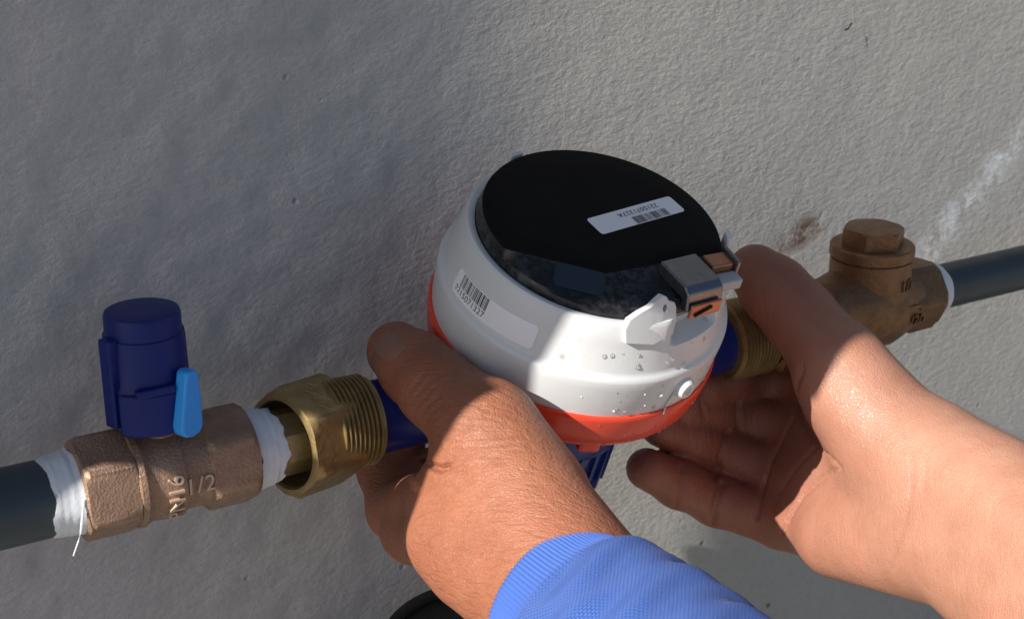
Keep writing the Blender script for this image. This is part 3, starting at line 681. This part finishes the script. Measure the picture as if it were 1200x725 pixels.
# ------------------------------------------------------------------ black rimmed thing under the left hand
def build_pot():
    c = P(574, 742, .568)
    t = thing('bucket', 'black round rimmed plastic bucket mostly hidden below the left hand', 'bucket', (c[0], c[1], 0.0))
    m = mat_plain('black_rubber', (.012, .013, .014), .55, vary=.3, bump=(120, .0008, .4)); z = c[2]
    part('bucket_wall', polar([(0.0, .028), (.004, .0345), (z - .004, .0380), (z - .004, .0362), (.006, .028), (.006, .002)], 72, 'z'), m, t, 40)
    part('bucket_rim', polar([(z - .006, .0380), (z - .004, .0398), (z - .001, .0401), (z, .0391), (z, .0373), (z - .002, .0362), (z - .006, .0362)], 72, 'z', closed=True), m, t, 50)
    part('bucket_lid', polar([(z - .006, .0360), (z - .0035, .0360), (z - .003, .0345), (z - .003, .004)], 72, 'z'), m, t, 40)
build_pot()

# ------------------------------------------------------------------ hands
def smin(a, b, k):
    h = np.clip(.5 + .5 * (b - a) / k, 0, 1); return b * (1 - h) + a * h - k * h * (1 - h)
def cone(G, a, b, ra, rb):
    a = np.asarray(a, np.float32); d = np.asarray(b, np.float32) - a; L2 = float(d @ d)
    px, py, pz = G[0] - a[0], G[1] - a[1], G[2] - a[2]
    t = np.clip((px * d[0] + py * d[1] + pz * d[2]) / L2, 0, 1)
    return np.sqrt((px - t * d[0]) ** 2 + (py - t * d[1]) ** 2 + (pz - t * d[2]) ** 2) - (ra + (rb - ra) * t)
def surface_nets(V, lo, h):
    ins = V < 0; nx, ny, nz = V.shape
    c = np.zeros((nx - 1, ny - 1, nz - 1), np.int8)
    for i in (0, 1):
        for j in (0, 1):
            for k in (0, 1): c += ins[i:nx - 1 + i, j:ny - 1 + j, k:nz - 1 + k]
    act = (c > 0) & (c < 8); idx = np.full(act.shape, -1, np.int64); I = np.argwhere(act); idx[act] = np.arange(len(I))
    acc = np.zeros((len(I), 3)); cnt = np.zeros(len(I))
    corners = [(i, j, k) for i in (0, 1) for j in (0, 1) for k in (0, 1)]
    for p in corners:
        for ax in range(3):
            if p[ax] == 1: continue
            q = list(p); q[ax] = 1
            A = V[I[:, 0] + p[0], I[:, 1] + p[1], I[:, 2] + p[2]]; B = V[I[:, 0] + q[0], I[:, 1] + q[1], I[:, 2] + q[2]]
            m = (A < 0) != (B < 0); t = np.where(m, A / np.where(m, A - B, 1), 0)
            pos = np.tile(np.array(p, float), (len(I), 1)); pos[:, ax] = t
            acc[m] += pos[m]; cnt[m] += 1
    verts = (I + acc / cnt[:, None]) * h + lo
    faces = []
    for ax in range(3):
        o1, o2 = [(1, 2), (2, 0), (0, 1)][ax]
        sl0 = [slice(1, -1)] * 3; sl0[ax] = slice(0, -1); sl1 = [slice(1, -1)] * 3; sl1[ax] = slice(1, None)
        e = ins[tuple(sl0)] != ins[tuple(sl1)]; E_ = np.argwhere(e); 
        off = np.ones(3, int); off[ax] = 0; E_ = E_ + off
        flip = ins[E_[:, 0], E_[:, 1], E_[:, 2]]
        q = []
        for d1, d2 in ((0, 0), (1, 0), (1, 1), (0, 1)):
            cc = E_.copy(); cc[:, o1] -= 1 - d1; cc[:, o2] -= 1 - d2; q.append(idx[cc[:, 0], cc[:, 1], cc[:, 2]])
        Q = np.stack(q, 1); Q[~flip] = Q[~flip][:, ::-1]; faces.append(Q)
    return verts, np.concatenate(faces)
MP = lambda k: P(*k)
def build_hand(chains, palm, kpalm, kjoin, res=.0011, cuts=()):
    pts = [MP(k[:3]) for ch in chains for k in ch] + [MP(k[:3]) for seg in palm for k in seg[:2]]
    lo = np.min(pts, 0) - .036; hi = np.max(pts, 0) + .036
    n = np.ceil((hi - lo) / res).astype(int); g = [(lo[i] + res * np.arange(n[i])).astype(np.float32) for i in range(3)]
    G = (g[0][:, None, None], g[1][None, :, None], g[2][None, None, :])
    D = None
    for (A, B, ra, rb) in palm:
        d = cone(G, MP(A), MP(B), ra, rb); D = d if D is None else smin(D, d, kpalm)
    fing = None
    for ch in chains:
        c = None
        for A, B in zip(ch[:-1], ch[1:]):
            d = cone(G, MP(A[:3]), MP(B[:3]), A[3], B[3]); c = d if c is None else smin(c, d, .004)
        fing = c if fing is None else smin(fing, c, .0015)
    D = smin(D, fing, kjoin)
    for (A, B, ra, rb) in cuts: D = -smin(-D, cone(G, MP(A), MP(B), ra, rb), .0012)
    V, F = surface_nets(D, lo, res)
    T = np.r_[F[:, [0, 1, 2]], F[:, [0, 2, 3]]]; c_ = V.mean(0)
    vol = np.einsum('ij,ij->i', V[T[:, 0]] - c_, np.cross(V[T[:, 1]] - c_, V[T[:, 2]] - c_)).sum()
    return V, (F if vol > 0 else F[:, ::-1].copy())
# left hand: back towards us, thumb along the collar, fingers wrapping behind the pipe; (u, v, distance[, radius])
LH_CH = [
    [(628, 580, .474, .0165), (570, 505, .484, .0158), (512, 455, .502, .0126), (488, 432, .513, .0121), (465, 412, .523, .0104)],
    [(531, 588, .488, .0125), (466, 597, .543, .0105), (450, 550, .556, .0092), (475, 512, .562, .0080)],
    [(530, 634, .479, .0125), (484, 622, .523, .0105), (490, 572, .552, .0094), (512, 548, .557, .0082)],
    [(557, 661, .472, .0118), (538, 648, .514, .0100), (522, 604, .548, .0090), (545, 575, .553, .0080)],
    [(606, 685, .467, .0106), (590, 680, .506, .0090), (560, 655, .532, .0080), (578, 618, .538, .0072)]]
WL = (708, 742, .438)
LH_PALM = [
    ((531, 588, .488), WL, .0135, .0185), ((530, 634, .479), WL, .0135, .0185), ((557, 661, .472), WL, .0130, .0180), ((606, 685, .467), (735, 765, .434), .0115, .0165),
    ((570, 505, .484), (678, 672, .452), .0155, .0190), ((560, 560, .482), (670, 690, .452), .0150, .018),
    ((690, 735, .444), (915, 925, .366), .0200, .0225), ((668, 708, .450), (900, 905, .370), .0185, .0215)]
LH_CUT = [((484, 524, .470), (484, 530, .520), .0022, .0026), ((493, 534, .466), (494, 537, .510), .0013, .0018)]
LV, LF = build_hand(LH_CH, LH_PALM, .009, .004, .001, LH_CUT)
# right hand: palm towards us, thumb over the union, fingers under and behind the meter
RH_CH = [
    [(1010, 470, .556, .0175), (985, 430, .562, .0160), (936, 370, .574, .0132), (908, 340, .578, .0126), (885, 318, .580, .0104)],
    [(958, 462, .612, .0110), (890, 446, .622, .0098), (850, 446, .606, .0090), (824, 455, .596, .0080)],
    [(936, 506, .610, .0114), (868, 487, .618, .0104), (828, 478, .603, .0096), (800, 474, .592, .0084)],
    [(920, 558, .605, .0112), (853, 532, .612, .0106), (808, 510, .600, .0099), (776, 498, .590, .0086)],
    [(908, 608, .597, .0104), (840, 586, .604, .0098), (795, 566, .594, .0092), (758, 549, .584, .0080)]]
WR = (1100, 580, .535)
RH_PALM = [
    ((958, 464, .611), WR, .0125, .0200), ((938, 510, .608), WR, .0130, .0200), ((922, 562, .603), WR, .0130, .0190), ((922, 612, .593), (1100, 630, .535), .0110, .0180),
    ((985, 438, .562), (1070, 530, .545), .0165, .0200), ((1000, 470, .560), (1040, 520, .550), .0170, .018),
    ((980, 630, .566), (1080, 640, .540), .0145, .0190),
    ((1095, 545, .538), (1330, 700, .470), .0215, .0280), ((1090, 615, .535), (1330, 790, .465), .0200, .0280)]
RV, RF = build_hand(RH_CH, RH_PALM, .008, .004)

def finish_hand(V, F, creases, tone_pts, flush_shade_pts, wr_axis):
    """press the creases into the surface; returns verts, tone, flush, wrinkle coordinates"""
    bvh = BVHTree.FromPolygons([tuple(v) for v in V], [tuple(f) for f in F])
    def cast(u, v):
        k = Vector(ray(u, v)).normalized(); h = bvh.ray_cast(Vector(CAM), k, 2.0)
        return (np.array(h[0]), np.array(h[1])) if h[0] is not None else None
    V = V.copy()
    # vertex normals
    N = np.zeros_like(V); fn = np.cross(V[F[:, 2]] - V[F[:, 0]], V[F[:, 3]] - V[F[:, 1]])
    for k in range(4): np.add.at(N, F[:, k], fn)
    N /= np.linalg.norm(N, axis=1)[:, None] + 1e-12
    flush_shade = np.zeros(len(V)); disp = np.zeros(len(V))
    for pl, wd, dp, fl in creases:
        hit = []
        for (u0, v0), (u1, v1) in zip(pl[:-1], pl[1:]):
            L = max(2, int(math.hypot(u1 - u0, v1 - v0) / 3))
            for i in range(L + 1):
                h = cast(u0 + (u1 - u0) * i / L, v0 + (v1 - v0) * i / L)
                if h is not None: hit.append(h[0])
        if not hit: continue
        Hh = np.array(hit); near = np.where((np.abs(V - Hh.mean(0)).max(1) < np.abs(Hh - Hh.mean(0)).max() + .01))[0]
        d = np.sqrt(((V[near][:, None] - Hh[None]) ** 2).sum(2)).min(1); g_ = np.exp(-(d / wd) ** 2)
        disp[near] = np.minimum(disp[near], -dp * g_); rimk = np.exp(-((d - 2.0 * wd) / wd) ** 2) * dp * .06
        disp[near] += np.where(g_ < .3, rimk, 0); flush_shade[near] = np.maximum(flush_shade[near], fl * np.exp(-(d / (wd * 1.6)) ** 2))
    V += N * disp[:, None]
    def field(pts):
        out = np.zeros(len(V))
        for (u, v, d_, r, a_) in pts:
            c = P(u, v, d_); out = np.maximum(out, a_ * np.exp(-(((V - c) ** 2).sum(1)) / r ** 2))
        return out
    tone = np.clip(field(tone_pts), 0, 1); flush_shade = np.clip(np.maximum(flush_shade, field(flush_shade_pts)), 0, 1)
    ax = np.array(wr_axis, float); ax /= np.linalg.norm(ax); b = np.cross(ax, [0.1, -.9, .3]); b /= np.linalg.norm(b); c = np.cross(ax, b)
    W = np.c_[V @ ax, V @ b, V @ c]
    return V, tone, flush_shade, W
LC = [([(497, 538), (505, 545), (514, 549), (522, 546)], .0010, .0042, .35), ([(522, 547), (530, 544), (542, 545)], .0008, .0008, .2), ([(521, 546), (532, 538)], .0007, .0008, .5), ([(521, 547), (545, 552)], .0007, .0007, .4)]
for k in range(7):
    y = 500 + 7 * k + rnd.uniform(-2, 2); LC.append(([(528 + rnd.uniform(-6, 8), y + 6), (560, y + rnd.uniform(-2, 2)), (600 + rnd.uniform(-10, 10), y + rnd.uniform(-2, 4))], .0006, .00055, .2))
for k in range(5):
    q = 452 + 9 * k; LC.append(([(480 + 4 * k, q + 6), (500 + 5 * k, q - 18)], .0007, .0006, .25))
for k in range(6):
    LC.append(([(535 + 14 * k, 640 + 7 * k), (585 + 14 * k, 632 + 5 * k)], .0008, .0003, .1))
LV, Lt, Lf, LW = finish_hand(LV, LF, LC, [], [(490, 435, .512, .030, .45), (500, 590, .489, .018, .12), (545, 655, .470, .03, .15)], P(600, 520, .48) - P(530, 522, .49))
RC = [([(940, 432), (932, 455), (940, 490), (958, 522), (985, 548)], .0012, .0016, .35),
      ([(985, 548), (962, 560), (940, 580), (925, 605), (917, 622)], .0011, .0020, .5),
      ([(970, 552), (948, 566), (928, 588)], .0007, .0006, .2),
      ([(1066, 520), (1070, 560), (1062, 610), (1044, 664)], .0008, .00035, .2), ([(1086, 530), (1082, 575)], .0008, .00025, .1),
      ([(866, 470), (866, 487), (866, 500)], .0012, .0024, .9), ([(853, 505), (845, 535), (838, 560)], .0012, .0024, .9), ([(846, 566), (838, 592), (834, 615)], .0011, .0022, .9),
      ([(800, 548), (794, 575), (792, 596)], .0010, .0010, .4), ([(822, 470), (826, 490)], .001, .001, .4),
      ([(928, 492), (914, 520), (902, 545)], .0010, .0014, .8), ([(902, 545), (893, 575), (886, 606)], .0010, .0014, .8), ([(960, 520), (935, 545), (915, 575)], .0008, .0008, .2)]
RV, Rt, Rf, RW = finish_hand(RV, RF, RC, [(980, 560, .57, .075, 1.0), (1060, 520, .545, .08, 1.0), (1180, 620, .51, .09, .9), (900, 560, .6, .04, .55)],
                             [(925, 540, .592, .016, .45), (1055, 600, .545, .02, .2), (825, 525, .60, .065, 1.0), (880, 540, .605, .035, .6), (905, 350, .575, .038, .75)], P(1040, 470, .55) - P(1060, 640, .55))  # broad points paint shade over the fingers
SKIN = mat_skin()
def build_person():
    V = np.r_[LV, RV]; F = np.r_[LF, RF + len(LV)]
    me = bpy.data.meshes.new('person'); me.from_pydata(V.tolist(), [], F.tolist()); me.update()
    for nm, a, b in (('tone', Lt, Rt), ('flush_shade', Lf, Rf)):
        at = me.attributes.new(nm, 'FLOAT', 'POINT'); at.data.foreach_set('value', np.r_[a, b].astype(np.float32))
    at = me.attributes.new('wrinkle_co', 'FLOAT_VECTOR', 'POINT'); at.data.foreach_set('vector', np.r_[LW, RW].astype(np.float32).ravel())
    me.polygons.foreach_set('use_smooth', [True] * len(me.polygons)); me.materials.append(SKIN)
    o = bpy.data.objects.new('person', me); COL.objects.link(o)
    sm = o.modifiers.new('smooth', 'SMOOTH'); sm.factor = .5; sm.iterations = 2
    o['label'] = 'person gripping the meter with both hands, blue sleeve on the left arm, right arm bare'; o['category'] = 'person'
    return o
PERSON = build_person()
def nail(V, F, cu, cv, ang, ru, rv, name='thumbnail'):
    bvh = BVHTree.FromPolygons([tuple(v) for v in V], [tuple(f) for f in F]); rows, n = 7, 28; pts = []; ok = True
    ca, sa = math.cos(ang), math.sin(ang)
    for i in range(rows + 1):
        for j in range(n):
            g_ = 2 * math.pi * j / n; q = i / rows; sx = abs(math.cos(g_)) ** .75 * math.copysign(1, math.cos(g_)); sy = abs(math.sin(g_)) ** .75 * math.copysign(1, math.sin(g_))
            x = q * ru * sx; y = q * rv * sy
            h = bvh.ray_cast(Vector(CAM), Vector(ray(cu + x * ca - y * sa, cv + x * sa + y * ca)).normalized(), 2.0)
            if h[0] is None: pts.append(None)
            else: pts.append(np.array(h[0]) + np.array(h[1]) * (.0005 * (1 - .9 * q ** 4)))
    good = [p_ for p_ in pts if p_ is not None]
    mean = np.mean(good, 0); pts = [p_ if p_ is not None else mean for p_ in pts]
    mb = MB(); mb.add(pts, [(i * n + j, i * n + (j + 1) % n, (i + 1) * n + (j + 1) % n, (i + 1) * n + j) for i in range(rows) for j in range(n)])
    t = NT('nail'); m = t.set(Base_Color=(.27, .125, .08), Roughness=.28, Subsurface_Weight=.1, Subsurface_Radius=(.002, .001, .0006))
    part(name, mb, m, PERSON, 60)
nail(LV, LF, 457, 405, R(-48), 17, 15)

# sleeve: ribbed cuff then loose knit
def build_sleeve():
    c0 = P(656, 718, .4490); c1 = P(915, 925, .364)
    ax = c1 - c0; Ltot = np.linalg.norm(ax); ax /= Ltot
    e1 = np.cross(ax, FW); e1 /= np.linalg.norm(e1); e2 = np.cross(ax, e1)      # e2 roughly along the view depth
    n = 810; rows = []
    ts = np.r_[np.linspace(0, .016, 13), np.linspace(.018, .135, 66)]
    an = np.linspace(0, 2 * math.pi, n, endpoint=False)
    def ring(t_, inset=0.0):
        cuff = 1 / (1 + math.exp((t_ - .0165) / .0016))
        r1 = .0278 + .05 * min(t_, .04) + (1 - cuff) * .0022; r2 = .0245 + .05 * min(t_, .04) + (1 - cuff) * .0022
        rib = .00026 * np.cos(an * 135) * cuff
        fold = (1 - cuff) * (.0008 * np.sin(t_ * 260 + 1.9 * np.sin(an * 2 + .6) + 1.3 * np.sin(an * 3 + 1)) + .0004 * np.sin(t_ * 520 + 2.4 * np.cos(an * 3) + 2) + .0007 * np.sin(an * 4 + t_ * 50))
        edge = -.0006 * math.exp(-(t_ / .0012) ** 2)
        q = rib + fold + edge - inset
        return (c0 + ax * t_)[None] + ((r1 + q) * np.cos(an))[:, None] * e1[None] + ((r2 + q) * np.sin(an))[:, None] * e2[None]
    R_ = [ring(.010, .0022), ring(.004, .0022), ring(.0004, .0018)] + [ring(t_) for t_ in ts]
    tv = [-.010, -.004, -.0004] + list(ts)
    V = np.concatenate(R_); m = len(R_)
    i = np.arange(n); F = []
    for j in range(m - 1): F += list(zip(j * n + i, j * n + (i + 1) % n, (j + 1) * n + (i + 1) % n, (j + 1) * n + i))
    me = bpy.data.meshes.new('sleeve'); me.from_pydata(V.tolist(), [], [tuple(int(x) for x in f) for f in F]); me.update()
    uv = me.uv_layers.new(name='UVMap'); vi = np.zeros(len(me.loops), np.int32); me.loops.foreach_get('vertex_index', vi)
    U = np.c_[np.tile(an * .028, m), np.repeat(tv, n)][vi]; uv.data.foreach_set('uv', U.astype(np.float32).ravel())
    k = me.attributes.new('knit', 'FLOAT', 'POINT'); k.data.foreach_set('value', np.repeat([0.0 if t_ < .0165 else 1.0 for t_ in tv], n).astype(np.float32))
    me.polygons.foreach_set('use_smooth', [True] * len(me.polygons)); me.materials.append(mat_knit())
    o = bpy.data.objects.new('sleeve', me); COL.objects.link(o); o.parent = PERSON; o['label'] = 'blue knitted sleeve with a ribbed cuff on the left wrist'
build_sleeve()
